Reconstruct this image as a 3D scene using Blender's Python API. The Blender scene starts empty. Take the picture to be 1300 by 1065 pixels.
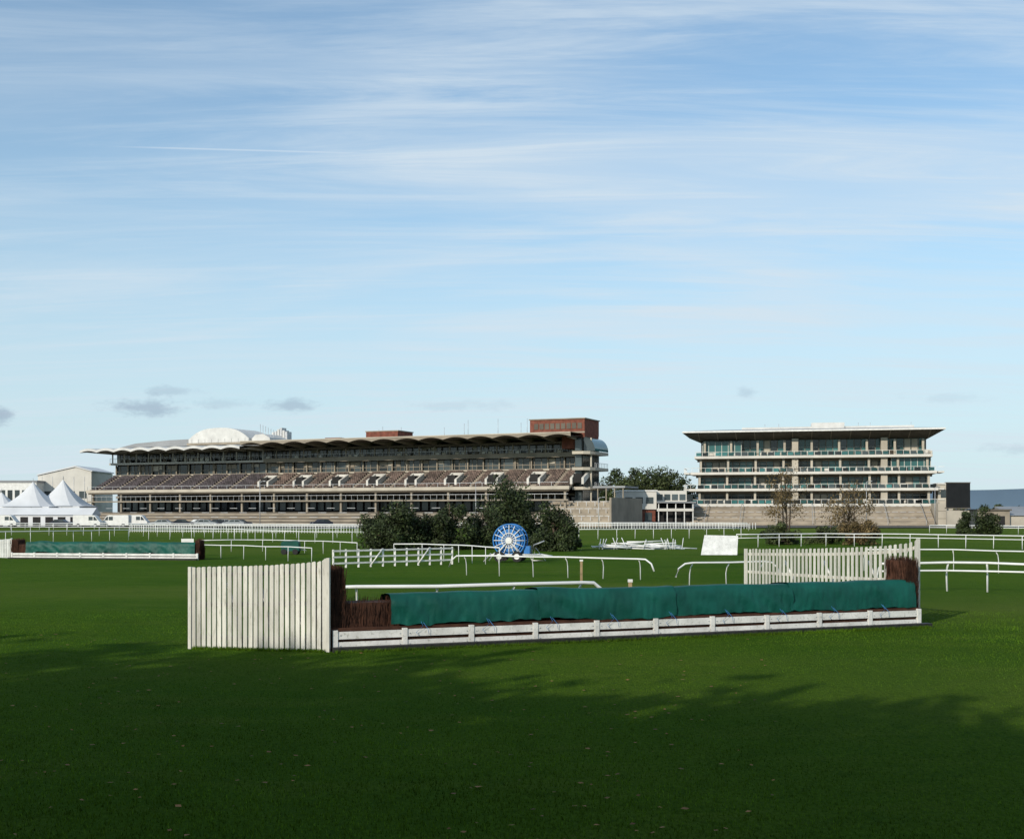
import bpy, math, random
import numpy as np
from mathutils import Vector, noise
random.seed(7); RNG=np.random.default_rng(11)
scene=bpy.context.scene
F=1500.0; CH=3.0
def gx(px,D): return (px-650.0)/F*D          # survey: bearing + distance -> metres east
def gz(py,D): return CH+(650.0-py)/F*D

# ------------------------------------------------------------ materials
MATS={}
def mat(name,col,rough=.75,var=.18,scale=2.0,bump=0.0,metal=0.0,island=0.0,fine=0.0,stretch=(1,1,1),spec=.3):
    if name in MATS: return MATS[name]
    m=bpy.data.materials.new(name); m.use_nodes=True; nt=m.node_tree; N=nt.nodes; L=nt.links
    b=N['Principled BSDF']; b.inputs['Roughness'].default_value=rough; b.inputs['Metallic'].default_value=metal
    b.inputs['Specular IOR Level'].default_value=spec
    tc=N.new('ShaderNodeTexCoord'); mp=N.new('ShaderNodeMapping'); mp.inputs['Scale'].default_value=stretch
    L.new(tc.outputs['Object'],mp.inputs[0])
    n=N.new('ShaderNodeTexNoise'); n.inputs['Scale'].default_value=scale; n.inputs['Detail'].default_value=5
    L.new(mp.outputs[0],n.inputs['Vector'])
    mr=N.new('ShaderNodeMapRange'); mr.inputs[1].default_value=.3; mr.inputs[2].default_value=.7
    mr.inputs[3].default_value=1-var; mr.inputs[4].default_value=1+var; L.new(n.outputs[0],mr.inputs[0])
    val=mr.outputs[0]
    if island>0:
        g=N.new('ShaderNodeNewGeometry'); m2=N.new('ShaderNodeMapRange')
        m2.inputs[3].default_value=1-island; m2.inputs[4].default_value=1+island
        L.new(g.outputs['Random Per Island'],m2.inputs[0])
        mu=N.new('ShaderNodeMath'); mu.operation='MULTIPLY'; L.new(val,mu.inputs[0]); L.new(m2.outputs[0],mu.inputs[1]); val=mu.outputs[0]
    vm=N.new('ShaderNodeVectorMath'); vm.operation='SCALE'; vm.inputs[0].default_value=col
    L.new(val,vm.inputs['Scale']); cout=vm.outputs[0]
    if fine>0:   # weather stains
        n4=N.new('ShaderNodeTexNoise'); n4.inputs['Scale'].default_value=scale*7; n4.inputs['Detail'].default_value=4; L.new(mp.outputs[0],n4.inputs['Vector'])
        m4=N.new('ShaderNodeMapRange'); m4.inputs[1].default_value=.55; m4.inputs[2].default_value=.8; m4.inputs[3].default_value=0; m4.inputs[4].default_value=fine; L.new(n4.outputs[0],m4.inputs[0])
        mx=N.new('ShaderNodeMix'); mx.data_type='RGBA'; L.new(m4.outputs[0],mx.inputs[0]); L.new(cout,mx.inputs[6]); mx.inputs[7].default_value=(.16,.16,.09,1); cout=mx.outputs[2]
    L.new(cout,b.inputs['Base Color'])
    if bump>0:
        bp=N.new('ShaderNodeBump'); bp.inputs['Strength'].default_value=bump; bp.inputs['Distance'].default_value=.03
        n3=N.new('ShaderNodeTexNoise'); n3.inputs['Scale'].default_value=scale*6; L.new(mp.outputs[0],n3.inputs['Vector'])
        L.new(n3.outputs[0],bp.inputs['Height']); L.new(bp.outputs[0],b.inputs['Normal'])
    MATS[name]=m; return m
white=mat('white_paint',(.70,.70,.67),.5,.12,1.6)
hullw=mat('roof_white',(.56,.56,.54),.6,.14,.5)
rail_w=mat('rail_plastic',(.72,.73,.72),.4,.08,1.5)
slat_w=mat('weathered_slat',(.57,.56,.50),.6,.2,1.2,island=.14,stretch=(3,3,.6),fine=.6)
slat_back=mat('slat_backing',(.20,.20,.17),.8,.3,2)
board_w=mat('board_paint',(.68,.68,.65),.6,.18,2.2,bump=.2,fine=.6)
cream=mat('cream_render',(.43,.39,.32),.8,.18,.25)
pale=mat('pale_balcony',(.58,.56,.51),.7,.12,.3)
beige=mat('beige_concrete',(.27,.235,.185),.85,.22,.3)
stone=mat('concrete_terrace',(.29,.25,.195),.9,.25,.35)
deckst=mat('deck_concrete',(.24,.205,.165),.9,.25,.35)
stone_d=mat('dark_concrete',(.12,.105,.085),.9,.25,.3)
brick=mat('brick',(.17,.06,.04),.9,.35,1.2)
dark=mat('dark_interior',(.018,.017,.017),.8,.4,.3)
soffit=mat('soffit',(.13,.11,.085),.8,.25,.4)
glass=mat('glazing',(.035,.045,.048),.12,.5,.15,island=.9,spec=.5)
tealglass=mat('tinted_glazing',(.03,.10,.10),.12,.4,.15,island=.7,spec=.45)
seatA=mat('seat_dark',(.06,.05,.055),.7,.25,.3,island=.4)
seatB=mat('seat_brown',(.105,.075,.062),.7,.3,.2,island=.45)
teal=mat('green_tarpaulin',(.003,.072,.055),.55,.28,1.1,bump=.35,spec=.28)
twig=mat('birch_brush',(.05,.021,.012),.9,.4,5,island=.6)
black=mat('black_board',(.02,.02,.02),.6,.6,9)
blue=mat('blue_paint',(.03,.17,.45),.45,.2,2)
rope=mat('blue_rope',(.05,.2,.45),.7,.1,3)
roofgrey=mat('roof_grey',(.24,.25,.26),.5,.15,.2)
metal=mat('galvanised',(.45,.46,.47),.45,.2,2,metal=.4)
tyre=mat('tyre',(.02,.02,.02),.8,.2,3)
tent=mat('tent_canvas',(.62,.63,.64),.6,.08,.3)
bark=mat('bark',(.09,.065,.045),.9,.3,6,bump=.5)
leafD=mat('leaves_dark',(.028,.042,.012),.7,.5,.55,island=.65)
leafM=mat('leaves_mid',(.045,.060,.018),.7,.45,.5,island=.6)
leafO=mat('leaves_autumn',(.12,.085,.035),.7,.45,.5,island=.6)
carD=mat('car_dark',(.03,.035,.05),.25,.1,1)
carS=mat('car_silver',(.35,.37,.39),.3,.1,1,metal=.5)
ylw=mat('wood_block',(.30,.22,.12),.8,.3,4)

# ------------------------------------------------------------ builder
def mesh_obj(name,V,Fc,m,smooth=False):
    me=bpy.data.meshes.new(name); me.from_pydata([tuple(v) for v in V],[],Fc); me.materials.append(m)
    if smooth: me.polygons.foreach_set('use_smooth',[True]*len(me.polygons))
    me.update(); o=bpy.data.objects.new(name,me); scene.collection.objects.link(o); return o
class B:
    def __init__(s,name,loc=(0,0,0),ang=0.0):
        s.e=bpy.data.objects.new(name,None); s.e.location=loc; s.e.rotation_euler=(0,0,ang); s.e.empty_display_size=.5
        scene.collection.objects.link(s.e); s.p={}
    def g(s,part,m,smooth=False):
        k=(part,m.name); 
        if k not in s.p: s.p[k]=[[],[],m,smooth]
        return s.p[k]
    def raw(s,part,m,V,Fc,smooth=False):
        d=s.g(part,m,smooth); n=len(d[0]); d[0].extend(V); d[1].extend([tuple(i+n for i in f) for f in Fc])
    def box(s,part,m,x0,x1,y0,y1,z0,z1):
        V=[(x,y,z) for x in(x0,x1) for y in(y0,y1) for z in(z0,z1)]
        s.raw(part,m,V,[(0,1,3,2),(4,6,7,5),(0,4,5,1),(2,3,7,6),(0,2,6,4),(1,5,7,3)])
    def prism(s,part,m,prof,a0,a1,axis='u'):
        n=len(prof); V=[]
        for a in(a0,a1):
            for p,q in prof: V.append((a,p,q) if axis=='u' else (p,a,q))
        Fc=[(i,(i+1)%n,n+(i+1)%n,n+i) for i in range(n)]+[tuple(range(n))[::-1],tuple(range(n,2*n))]
        s.raw(part,m,V,Fc)
    def tube(s,part,m,pts,r,closed=False,n=8,taper=None):
        pts=[Vector(p) for p in pts]; V=[];Fc=[];k=len(pts)
        for i,p in enumerate(pts):
            if closed: t=pts[(i+1)%k]-pts[i-1]
            else: t=pts[min(i+1,k-1)]-pts[max(i-1,0)]
            t.normalize(); ref=Vector((0,0,1)) if abs(t.z)<.9 else Vector((1,0,0))
            if closed: ref=Vector((0.01,1,0)) if abs(t.y)<.9 else ref
            a=t.cross(ref).normalized(); b=t.cross(a)
            rr=r if taper is None else r+(taper-r)*i/(k-1)
            for j in range(n):
                w=2*math.pi*j/n; V.append(tuple(p+a*rr*math.cos(w)+b*rr*math.sin(w)))
        for i in range(k if closed else k-1):
            for j in range(n):
                i2=(i+1)%k; Fc.append((i*n+j,i*n+(j+1)%n,i2*n+(j+1)%n,i2*n+j))
        if not closed: Fc+= [tuple(range(n))[::-1],tuple((k-1)*n+j for j in range(n))]
        s.raw(part,m,V,Fc,True)
    def cyl(s,part,m,c,axis,r,h,n=20):
        c=Vector(c);ax=Vector(axis).normalized(); s.tube(part,m,[c-ax*h/2,c+ax*h/2],r,n=n)
        s.g(part,m)[3]=False
    def done(s):
        for (part,_),(V,Fc,m,sm) in s.p.items():
            o=mesh_obj(part,V,Fc,m,sm); o.parent=s.e
        return s.e

# ------------------------------------------------------------ camera
cam=bpy.data.cameras.new('camera'); co=bpy.data.objects.new('camera',cam); scene.collection.objects.link(co)
co.location=(0,0,CH); co.rotation_euler=(math.radians(90),0,0)
cam.sensor_width=36; cam.lens=36*F/1300; cam.shift_y=(650-532.5)/1300; cam.clip_end=20000; cam.clip_start=.1
scene.camera=co

# ------------------------------------------------------------ sun + world
EL=math.radians(24); AZ=math.radians(215)
sv=Vector((math.sin(AZ)*math.cos(EL),math.cos(AZ)*math.cos(EL),math.sin(EL)))
sl=bpy.data.lights.new('sun','SUN'); sl.energy=3.8; sl.angle=math.radians(.5); sl.color=(1,.91,.78)
so=bpy.data.objects.new('sun',sl); scene.collection.objects.link(so); so.location=(-30,-40,60)
so.rotation_euler=sv.to_track_quat('Z','Y').to_euler()
w=bpy.data.worlds.new('World'); scene.world=w; w.use_nodes=True; nt=w.node_tree; N=nt.nodes; L=nt.links; N.clear()
out=N.new('ShaderNodeOutputWorld'); bg=N.new('ShaderNodeBackground'); L.new(bg.outputs[0],out.inputs[0])
sky=N.new('ShaderNodeTexSky'); sky.sky_type='NISHITA'; sky.sun_disc=False; sky.sun_elevation=EL; sky.sun_rotation=AZ
sky.air_density=1.0; sky.dust_density=.5; sky.ozone_density=1.5; bg.inputs[1].default_value=.095
def M(op,a,b=None,c=None):
    n=N.new('ShaderNodeMath'); n.operation=op
    for i,v in enumerate((a,b,c)):
        if v is None: continue
        if isinstance(v,(int,float)): n.inputs[i].default_value=v
        else: L.new(v,n.inputs[i])
    return n.outputs[0]
def MR(v,a,b,c,d,sm=True):
    n=N.new('ShaderNodeMapRange'); n.interpolation_type='SMOOTHSTEP' if sm else 'LINEAR'
    for i,x in zip((1,2,3,4),(a,b,c,d)): n.inputs[i].default_value=x
    L.new(v,n.inputs[0]); return n.outputs[0]
def mix(f,a,b):
    n=N.new('ShaderNodeMix'); n.data_type='RGBA'
    if isinstance(f,(int,float)): n.inputs[0].default_value=f
    else: L.new(f,n.inputs[0])
    for i,v in ((6,a),(7,b)):
        if isinstance(v,tuple): n.inputs[i].default_value=v
        else: L.new(v,n.inputs[i])
    return n.outputs[2]
tc=N.new('ShaderNodeTexCoord'); sp=N.new('ShaderNodeSeparateXYZ'); L.new(tc.outputs['Generated'],sp.inputs[0])
dx,dy,dz=sp.outputs
zz=M('ADD',M('MAXIMUM',dz,0.0),.10)
cb=N.new('ShaderNodeCombineXYZ'); L.new(M('DIVIDE',dx,zz),cb.inputs[0]); L.new(M('DIVIDE',dy,zz),cb.inputs[1])
def cn(scale,sx,sy,rot,det,dist,rough=.6):
    mp=N.new('ShaderNodeMapping'); mp.inputs['Scale'].default_value=(sx,sy,1); mp.inputs['Rotation'].default_value=(0,0,rot)
    L.new(cb.outputs[0],mp.inputs[0]); n=N.new('ShaderNodeTexNoise'); n.inputs['Scale'].default_value=scale
    n.inputs['Detail'].default_value=det; n.inputs['Distortion'].default_value=dist; n.inputs['Roughness'].default_value=rough
    L.new(mp.outputs[0],n.inputs['Vector']); return n.outputs[0]
c1=MR(cn(.9,.45,1.5,math.radians(-18),8,.9),.38,.66,0,1)
c2=MR(cn(2.4,.32,2.6,math.radians(14),7,.8,.68),.40,.70,0,1)
c3=MR(cn(.35,1,1,0,3,.2),.33,.6,.3,1)
cl=M('MULTIPLY',M('ADD',M('MULTIPLY',c1,.60),M('MULTIPLY',c2,.50)),c3)
cl=M('MINIMUM',M('ADD',M('MULTIPLY',cl,.85),.12),.85)
haze=MR(dz,0.0,.36,.85,0.06)
tint=N.new('ShaderNodeVectorMath'); tint.operation='MULTIPLY'; L.new(sky.outputs[0],tint.inputs[0]); tint.inputs[1].default_value=(1.12,1.50,1.62)
skyc=mix(haze,tint.outputs[0],(6.3,7.9,8.8,1))
skyc=mix(cl,skyc,(7.1,8.15,9.0,1))
# individual small grey cumulus low over the town and a contrail
yy=M('MAXIMUM',dy,.05); a=M('DIVIDE',dx,yy); e=M('DIVIDE',dz,yy)
cae=N.new('ShaderNodeCombineXYZ'); L.new(a,cae.inputs[0]); L.new(M('MULTIPLY',e,2.2),cae.inputs[1])
nn=N.new('ShaderNodeTexNoise'); nn.inputs['Scale'].default_value=42; nn.inputs['Detail'].default_value=6; nn.inputs['Roughness'].default_value=.65; L.new(cae.outputs[0],nn.inputs['Vector'])
nz=M('MULTIPLY',M('SUBTRACT',nn.outputs[0],.5),3.6)
front=M('GREATER_THAN',dy,.1)
for px,py,wd,ht,st in ((190,517,50,11,.55),(222,496,30,6,.3),(370,515,30,9,.48),(3,527,18,11,.6),(948,498,14,7,.28),(280,512,40,6,.2),(580,515,60,7,.14),(1205,505,50,6,.12),(1290,570,40,7,.2)):
    a0=(px-650)/F; e0=(650-py)/F
    q=M('POWER',M('DIVIDE',M('SUBTRACT',a,a0),wd/F),2.0); q=M('ADD',q,M('POWER',M('DIVIDE',M('SUBTRACT',e,e0),ht/F),2.0))
    q=M('ADD',M('SQRT',q),nz); mk=M('MULTIPLY',MR(q,.1,1.4,st,0),front)
    skyc=mix(mk,skyc,(2.9,3.8,5.1,1))
ln=M('ABSOLUTE',M('SUBTRACT',e,M('ADD',M('MULTIPLY',a,-.027),.3000)))
ct=M('MULTIPLY',MR(ln,0,.0012,.38,0),M('MULTIPLY',MR(a,-.35,-.28,0,1),MR(a,-.2,-.08,1,0)))
skyc=mix(M('MULTIPLY',ct,front),skyc,(8.2,9.0,9.6,1))
L.new(skyc,bg.inputs[0])

# ------------------------------------------------------------ ground
gm=bpy.data.materials.new('turf'); gm.use_nodes=True; nt2=gm.node_tree; n2=nt2.nodes; l2=nt2.links; bs=n2['Principled BSDF']
bs.inputs['Roughness'].default_value=1.0; bs.inputs['Specular IOR Level'].default_value=.02
tc2=n2.new('ShaderNodeTexCoord')
def gn(scale,det,st=(1,1,1),rough=.6):
    mp=n2.new('ShaderNodeMapping'); mp.inputs['Scale'].default_value=st; l2.new(tc2.outputs['Object'],mp.inputs[0])
    n=n2.new('ShaderNodeTexNoise'); n.inputs['Scale'].default_value=scale; n.inputs['Detail'].default_value=det; n.inputs['Roughness'].default_value=rough
    l2.new(mp.outputs[0],n.inputs['Vector']); return n.outputs[0]
def gmix(f,a_,b_,lo,hi):
    mr=n2.new('ShaderNodeMapRange'); mr.inputs[1].default_value=lo; mr.inputs[2].default_value=hi; l2.new(f,mr.inputs[0])
    n=n2.new('ShaderNodeMix'); n.data_type='RGBA'; l2.new(mr.outputs[0],n.inputs[0])
    for i,v in((6,a_),(7,b_)):
        if isinstance(v,tuple): n.inputs[i].default_value=v
        else: l2.new(v,n.inputs[i])
    return n.outputs[2]
c=gmix(gn(.06,5),(.042,.104,.008,1),(.078,.142,.012,1),.36,.62)
c=gmix(gn(.45,6,(.6,1.6,1),.65),c,(.088,.140,.018,1),.50,.72)
c=gmix(gn(1.6,8,(1,1,1),.75),c,(.036,.088,.008,1),.50,.72)
c=gmix(gn(22,5,(1,.5,1),.75),c,(.020,.055,.004,1),.42,.72)
c=gmix(gn(.02,3,(.5,2,1)),c,(.10,.135,.024,1),.5,.75)
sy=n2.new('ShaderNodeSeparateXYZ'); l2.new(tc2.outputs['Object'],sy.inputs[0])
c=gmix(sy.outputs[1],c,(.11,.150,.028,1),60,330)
l2.new(c,bs.inputs['Base Color'])
bp=n2.new('ShaderNodeBump'); bp.inputs['Strength'].default_value=1.0; bp.inputs['Distance'].default_value=.09; l2.new(gn(14,7,(1,1,1),.7),bp.inputs['Height']); l2.new(bp.outputs[0],bs.inputs['Normal'])
xs=np.concatenate([[-6000,-2000,-600],np.linspace(-200,200,61),[600,2000,6000]]); ys=np.concatenate([[-3000,-500,-60],np.linspace(-20,300,81),[700,2000,9000]])
V=[];
for y in ys:
    for x in xs:
        z=0.0
        if abs(x)<=200 and -20<=y<=215: z=.10*noise.noise(Vector((x*.06,y*.06,0)))
        if y<60 and abs(x)<30: z*=.25
        V.append((x,y,z))
nx=len(xs); Fc=[(j*nx+i,j*nx+i+1,(j+1)*nx+i+1,(j+1)*nx+i) for j in range(len(ys)-1) for i in range(nx-1)]
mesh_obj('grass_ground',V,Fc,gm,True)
def tris(name,P,m,n):
    me=bpy.data.meshes.new(name); me.vertices.add(len(P)); me.vertices.foreach_set('co',P.astype(np.float32).ravel())
    k=len(P)//n; me.loops.add(k*n); me.loops.foreach_set('vertex_index',np.arange(k*n,dtype=np.int32))
    me.polygons.add(k); me.polygons.foreach_set('loop_start',np.arange(0,k*n,n,dtype=np.int32)); me.polygons.foreach_set('loop_total',np.full(k,n,dtype=np.int32))
    me.materials.append(m); me.update(calc_edges=True); me.validate(); o=bpy.data.objects.new(name,me); scene.collection.objects.link(o); return o
blade_m=mat('grass_blades',(.066,.130,.010),.9,.38,.45,island=.5,spec=.03)
def blades(name,x,y,hs,ws):
    nb=len(x); h=hs*(.4+.8*RNG.random(nb)); th=RNG.random(nb)*6.283; wd=ws*(.6+.8*RNG.random(nb))
    ca,sa=np.cos(th)*wd,np.sin(th)*wd; lx,ly=(RNG.random((2,nb))-.5)*hs*1.3
    P=np.empty((nb,3,3)); P[:,0]=np.stack([x-ca,y-sa,np.full(nb,-.02)],1); P[:,1]=np.stack([x+ca,y+sa,np.full(nb,-.02)],1); P[:,2]=np.stack([x+lx,y+ly,h],1)
    tris(name,P.reshape(-1,3),blade_m,3)
nb=260000
y=9.0+RNG.random(nb)**1.2*27; x=(RNG.random(nb)*2-1)*(y*.47+2)
blades('turf_grass',x,y,.036,.008)
# longer grass the mower misses, at the foot of the fence and wings
FX0,FY0=gx(420,25.4),25.4; FX1,FY1=gx(1168,31.0),31.0
t=RNG.random(9000); off=-.36-np.abs(RNG.normal(size=9000))*.05
LFv=np.array([FX1-FX0,FY1-FY0]); LFn=LFv/np.linalg.norm(LFv)
x1_=FX0+LFv[0]*t-LFn[1]*off; y1_=FY0+LFv[1]*t+LFn[0]*off
t=RNG.random(4200); a0_=np.array([gx(412,25.3),25.3]); a1_=np.array([gx(246,25.9),25.9]); x2_=a0_[0]+(a1_-a0_)[0]*t; y2_=a0_[1]+(a1_-a0_)[1]*t-.03-np.abs(RNG.normal(size=4200))*.05
blades('long_grass_tufts',np.concatenate([x1_,x2_]),np.concatenate([y1_,y2_]),.085,.007)
nl=420; y=10+RNG.random(nl)*20; x=(RNG.random(nl)*1.5-1)*y*.45; s=.014+.02*RNG.random(nl); t=RNG.random(nl)*6.28
P=np.empty((nl,4,3))
for i in range(4):
    an=t+i*math.pi/2; P[:,i]=np.stack([x+s*np.cos(an)*(1.5 if i%2 else 1),y+s*np.sin(an),.03+.015*RNG.random(nl)],1)
tris('fallen_leaves',P.reshape(-1,3),mat('dead_leaf',(.19,.10,.035),.8,.3,3,island=.5),4)

# ------------------------------------------------------------ trees
def crown(center,R,n,size,clumps,flat=1.0,seed=0,hole=.0):
    r=np.random.default_rng(seed); cx=r.normal(size=(clumps,3)); cx/=np.linalg.norm(cx,axis=1)[:,None]
    cx*=(r.random(clumps)**.45)[:,None]*.85; cx*=np.array(R); rad=(.16+.24*r.random(clumps))*min(R[0],R[2])
    k=r.integers(0,clumps,n); d=r.normal(size=(n,3)); d/=np.linalg.norm(d,axis=1)[:,None]
    p=cx[k]+d*(r.random(n)**.4)[:,None]*rad[k][:,None]*1.25
    p+=np.array(center); a=r.normal(size=(n,3)); a/=np.linalg.norm(a,axis=1)[:,None]; b=np.cross(a,d); b/=np.linalg.norm(b,axis=1)[:,None]+1e-9
    s=size*(.5+r.random(n))[:,None]; P=np.stack([p-a*s,p-b*s*.55,p+a*s,p+b*s*.55],1)
    keep=p[:,2]>.05; P=P[keep]
    P[:,:,2]=np.maximum(P[:,:,2],.02); return P.reshape(-1,3),cx+np.array(center)
def tree(name,x,y,h,r,base,leaf,n=6000,size=.12,clumps=26,seed=1,trunk=.14,flat=None,stems=1):
    e=B(name,(x,y,0)); rz=(h-base)/2
    P,cc=crown((0,0,base+rz),(r,flat or r,rz),n,size,clumps,seed=seed)
    for sidx in range(stems):
        ox=(sidx-(stems-1)/2)*.35
        e.tube('trunk',bark,[(ox,0,-.1),(ox*1.3+.05,0,h*.3),(ox*1.6-.05,.05,h*.6),(ox*1.8,0,h*.85)],trunk,n=7,taper=trunk*.25)
    for i in range(min(len(cc),18)):
        c_=Vector(cc[i]); z0=max(.3,min(c_.z*.6,h*.6)); e.tube('limb',bark,[(0,0,z0),(c_.x*.5,c_.y*.5,(z0+c_.z)/2+.1),tuple(c_)],trunk*.35,n=5,taper=.02)
    e.done(); o=tris('foliage',P,leaf,4); o.parent=e.e
    return e.e
for px,D,py,r,base,n,cl_,sd in ((505,92,625,2.5,-1.8,15000,46,1),(480,95,640,1.9,-1.2,8000,28,21),(531,95,648,1.6,-1.2,6000,24,22),(571,93,630,1.85,-1.6,10000,34,2),(549,96,652,1.5,-1.0,6000,22,23),
    (645,98,608,2.7,-1.8,16000,48,3),(613,95,645,1.8,-1.2,7500,28,31),(674,100,628,2.1,-1.2,8000,28,32),(703,90,638,1.9,-1.5,10500,34,4),(723,92,668,1.1,-.7,3600,16,33)):
    tree('hawthorn_bush',gx(px,D),D,gz(py,D),r,base,leafD,n,.10,cl_,sd)
tree('young_birch_tree',gx(998,150),150,gz(584,150),3.4,.8,leafO,3000,.10,40,5,trunk=.12,stems=3)
tree('young_birch_tree',gx(1078,120),120,gz(608,120),2.8,.3,leafO,3000,.09,36,6,trunk=.1,stems=3)
tree('low_shrub',gx(1000,110),110,gz(660,110),2.8,-.6,leafM,9000,.10,28,7)
tree('low_shrub',gx(1055,112),112,gz(664,112),2.1,-.6,leafM,6000,.10,26,71)
tree('low_shrub',gx(1092,108),108,gz(658,108),2.5,-.6,leafO,6500,.10,26,8)
tree('low_shrub',gx(1225,150),150,gz(646,150),1.5,-.5,leafD,4500,.12,18,9)
tree('low_shrub',gx(1252,150),150,gz(636,150),2.2,-1.2,leafD,8000,.12,28,10)
for i,(px,py,D,r) in enumerate(((775,590,330,7),(800,592,320,7),(822,582,325,8),(845,595,320,6),(863,604,330,5),(1262,640,300,5))):
    tree('background_tree',gx(px,D),D,gz(py,D),r,-1.0,leafM if i%2 else leafD,7000,.32,34,40+i,trunk=.3)
# belt of trees behind the viewpoint which shades the near turf
for i,(x,y,h,r) in enumerate(((-46,-3,16.5,5),(-40,-2,17,5),(-34,-3,16.5,5),(-28.5,-3,16.5,5),(-23,-4,15.4,5),(-18,-6,14.8,4.5),(-13,-6,14.4,4.5),(-8,-6.5,14.8,4.5),(-3,-7,14.6,4.5),(3,-7,14.9,4.5),(8,-7.5,14.6,4.5),(-52,-3,16,5))):
    tree('oak_tree',x,y,h,r,.2,leafD,4200,.45,44,60+i,trunk=.4)

# ------------------------------------------------------------ distant strip + hills
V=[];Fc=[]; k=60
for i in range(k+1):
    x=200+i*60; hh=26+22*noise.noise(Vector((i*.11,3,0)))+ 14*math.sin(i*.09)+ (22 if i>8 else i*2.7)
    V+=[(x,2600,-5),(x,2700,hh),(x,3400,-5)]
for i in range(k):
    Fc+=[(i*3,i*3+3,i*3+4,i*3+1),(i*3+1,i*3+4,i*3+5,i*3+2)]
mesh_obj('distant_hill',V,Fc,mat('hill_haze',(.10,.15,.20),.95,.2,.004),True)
P=[];rg=np.random.default_rng(5)
for i in range(70):
    x=-260+i*7.5+rg.random()*4; hh=4+rg.random()*3
    q,_=crown((x,400+rg.random()*20,hh/2),(5,4,hh/2),500,.5,8,seed=200+i); P.append(q)
tris('distant_treeline',np.concatenate(P),leafM,4)

# ------------------------------------------------------------ main grandstand
LX,LD=gx(112,290),290.; RX,RD=gx(722,240),240.
Lg=math.hypot(RX-LX,RD-LD); A=math.atan2(RD-LD,RX-LX)
def U(px):
    k=(px-650)/F; t=(k*LD-LX)/((RX-LX)-k*(RD-LD)); return t*Lg
g=B('grandstand',(LX,LD,0),A)
uA=U(310)
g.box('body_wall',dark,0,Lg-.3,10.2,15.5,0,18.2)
g.box('rear_wall',beige,-.2,Lg,15.52,16.2,0,18.4)
for i in range(9):
    g.box('terrace_step',stone if i%2 else stone_d,0,U(690),-11+i*1.15,-9.85+i*1.15+.01,0,.35+i*.33)
for i in range(22):
    u=3+i*5.2
    if u<U(690)-2:
        for r in(2,5,8): g.box('crush_barrier',metal,u-1,u+1,-11+r*1.15,-10.93+r*1.15,.35+r*.33+.85,.35+r*.33+.95)
g.box('undercroft_floor',stone_d,0,Lg,-.6,10.1,0,3.0)
for i in range(15):
    u=1+i*(Lg-2)/14; g.box('column',beige,u-.22,u+.22,.4,.9,3,8.0)
for i in range(60):
    u=1+i*2.1
    if u<Lg-2: g.box('kiosk_window',glass,u,u+1.5,9.9,10.1,3.4,6.2)
g.box('kiosk_fascia',beige,0,Lg,9.6,10.05,6.5,7.0)
g.box('mid_walkway',beige,0,Lg,-.4,.3,5.35,5.65)
for i in range(int(Lg/1.5)):
    g.box('walkway_rail_post',metal,i*1.5,i*1.5+.05,-.35,-.28,5.66,6.7)
g.box('walkway_rail',metal,0,Lg,-.35,-.28,6.7,6.78)
rows=11
g.box('deck_fascia',cream,-.4,Lg+.2,-.35,-.05,7.65,8.35)
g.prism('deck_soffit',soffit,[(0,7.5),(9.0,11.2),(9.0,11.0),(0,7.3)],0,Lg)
for r in range(rows):
    v=r*.8; z=8.0+r*.37
    g.box('deck_step',deckst,0,Lg,v,v+.79,z-.45,z)
aisA=[u for u in np.arange(2,uA,5.6)]
vomB=[uA+4+i*9.6 for i in range(int((Lg-uA)/9.6)+1)]
for r in range(rows):
    v=r*.8; z=8.0+r*.37; u=.3
    while u<Lg-.5:
        ok=True
        if u<uA: ok=all(abs(u-a_)>.5 for a_ in aisA)
        else:
            for q in vomB:
                if q-2.0<u<q+2.0 and (2<r<8 or abs(u-q)<.7): ok=False
            if any(abs(u-(q+4.8))<.45 for q in vomB): ok=False
        if ok: g.box('seat',seatA if u<uA else seatB,u,u+.46,v+.25,v+.62,z+.02,z+.44)
        u+=.52
for q in vomB:
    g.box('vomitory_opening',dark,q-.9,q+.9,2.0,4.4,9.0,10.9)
    for s_ in(-1,1):
        g.prism('vomitory_wall',pale,[(1.6,8.7),(5.0,10.3),(5.0,11.4),(1.6,10.0)],q+s_*1.25-.25,q+s_*1.25+.25)
    g.box('vomitory_head',pale,q-1.5,q+1.5,5.02,5.2,10.3,11.5)
for i in range(int(Lg/2.6)):
    g.box('deck_rail_post',metal,i*2.6,i*2.6+.07,-.3,-.22,8.35,9.1)
g.box('deck_rail',metal,0,Lg,-.3,-.24,9.1,9.17)
for z0,z1,vv in((12.1,14.5,9.4),(15.5,18.2,9.8)):
    u=.2
    while u<Lg-1.2:
        wv=random.choice((1.1,1.1,1.6,2.2)); g.box('window_pane',glass,u,u+wv-.12,vv,vv+.1,z0+.2,z1)
        if random.random()<.33: g.box('window_blind',random.choice((cream,beige,beige)),u+.05,u+wv-.2,vv-.06,vv-.02,z0+1.1+random.random()*.6,z1-.05)
        g.box('window_frame',beige,u+wv-.12,u+wv-.02,vv-.1,vv+.08,z0+.2,z1)
        u+=wv
    g.box('window_sill',beige,.1,Lg-.2,vv-.12,vv+.02,z0+.95,z0+1.05)
g.box('balcony_slab',beige,-.3,Lg+.2,7.6,10.1,14.75,15.25)
g.box('box_fascia',cream,-.3,Lg,9.0,9.35,11.9,12.25)
g.box('balcony_front',beige,uA,Lg,7.45,7.58,14.6,15.6)
g.box('balcony_front_white',pale,0,uA,7.4,7.56,14.75,15.25)
g.box('upper_beam',soffit,0,Lg,7.62,9.7,17.4,17.9)
for i in range(34):
    u=.6+i*(Lg-1.2)/33
    g.box('mullion_column',beige if u>uA else pale,u-.13,u+.13,7.7,7.95,15.26,17.39)
    g.box('mullion_column',beige,u-.15,u+.15,9.0,9.25,12.31,14.74)
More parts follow.
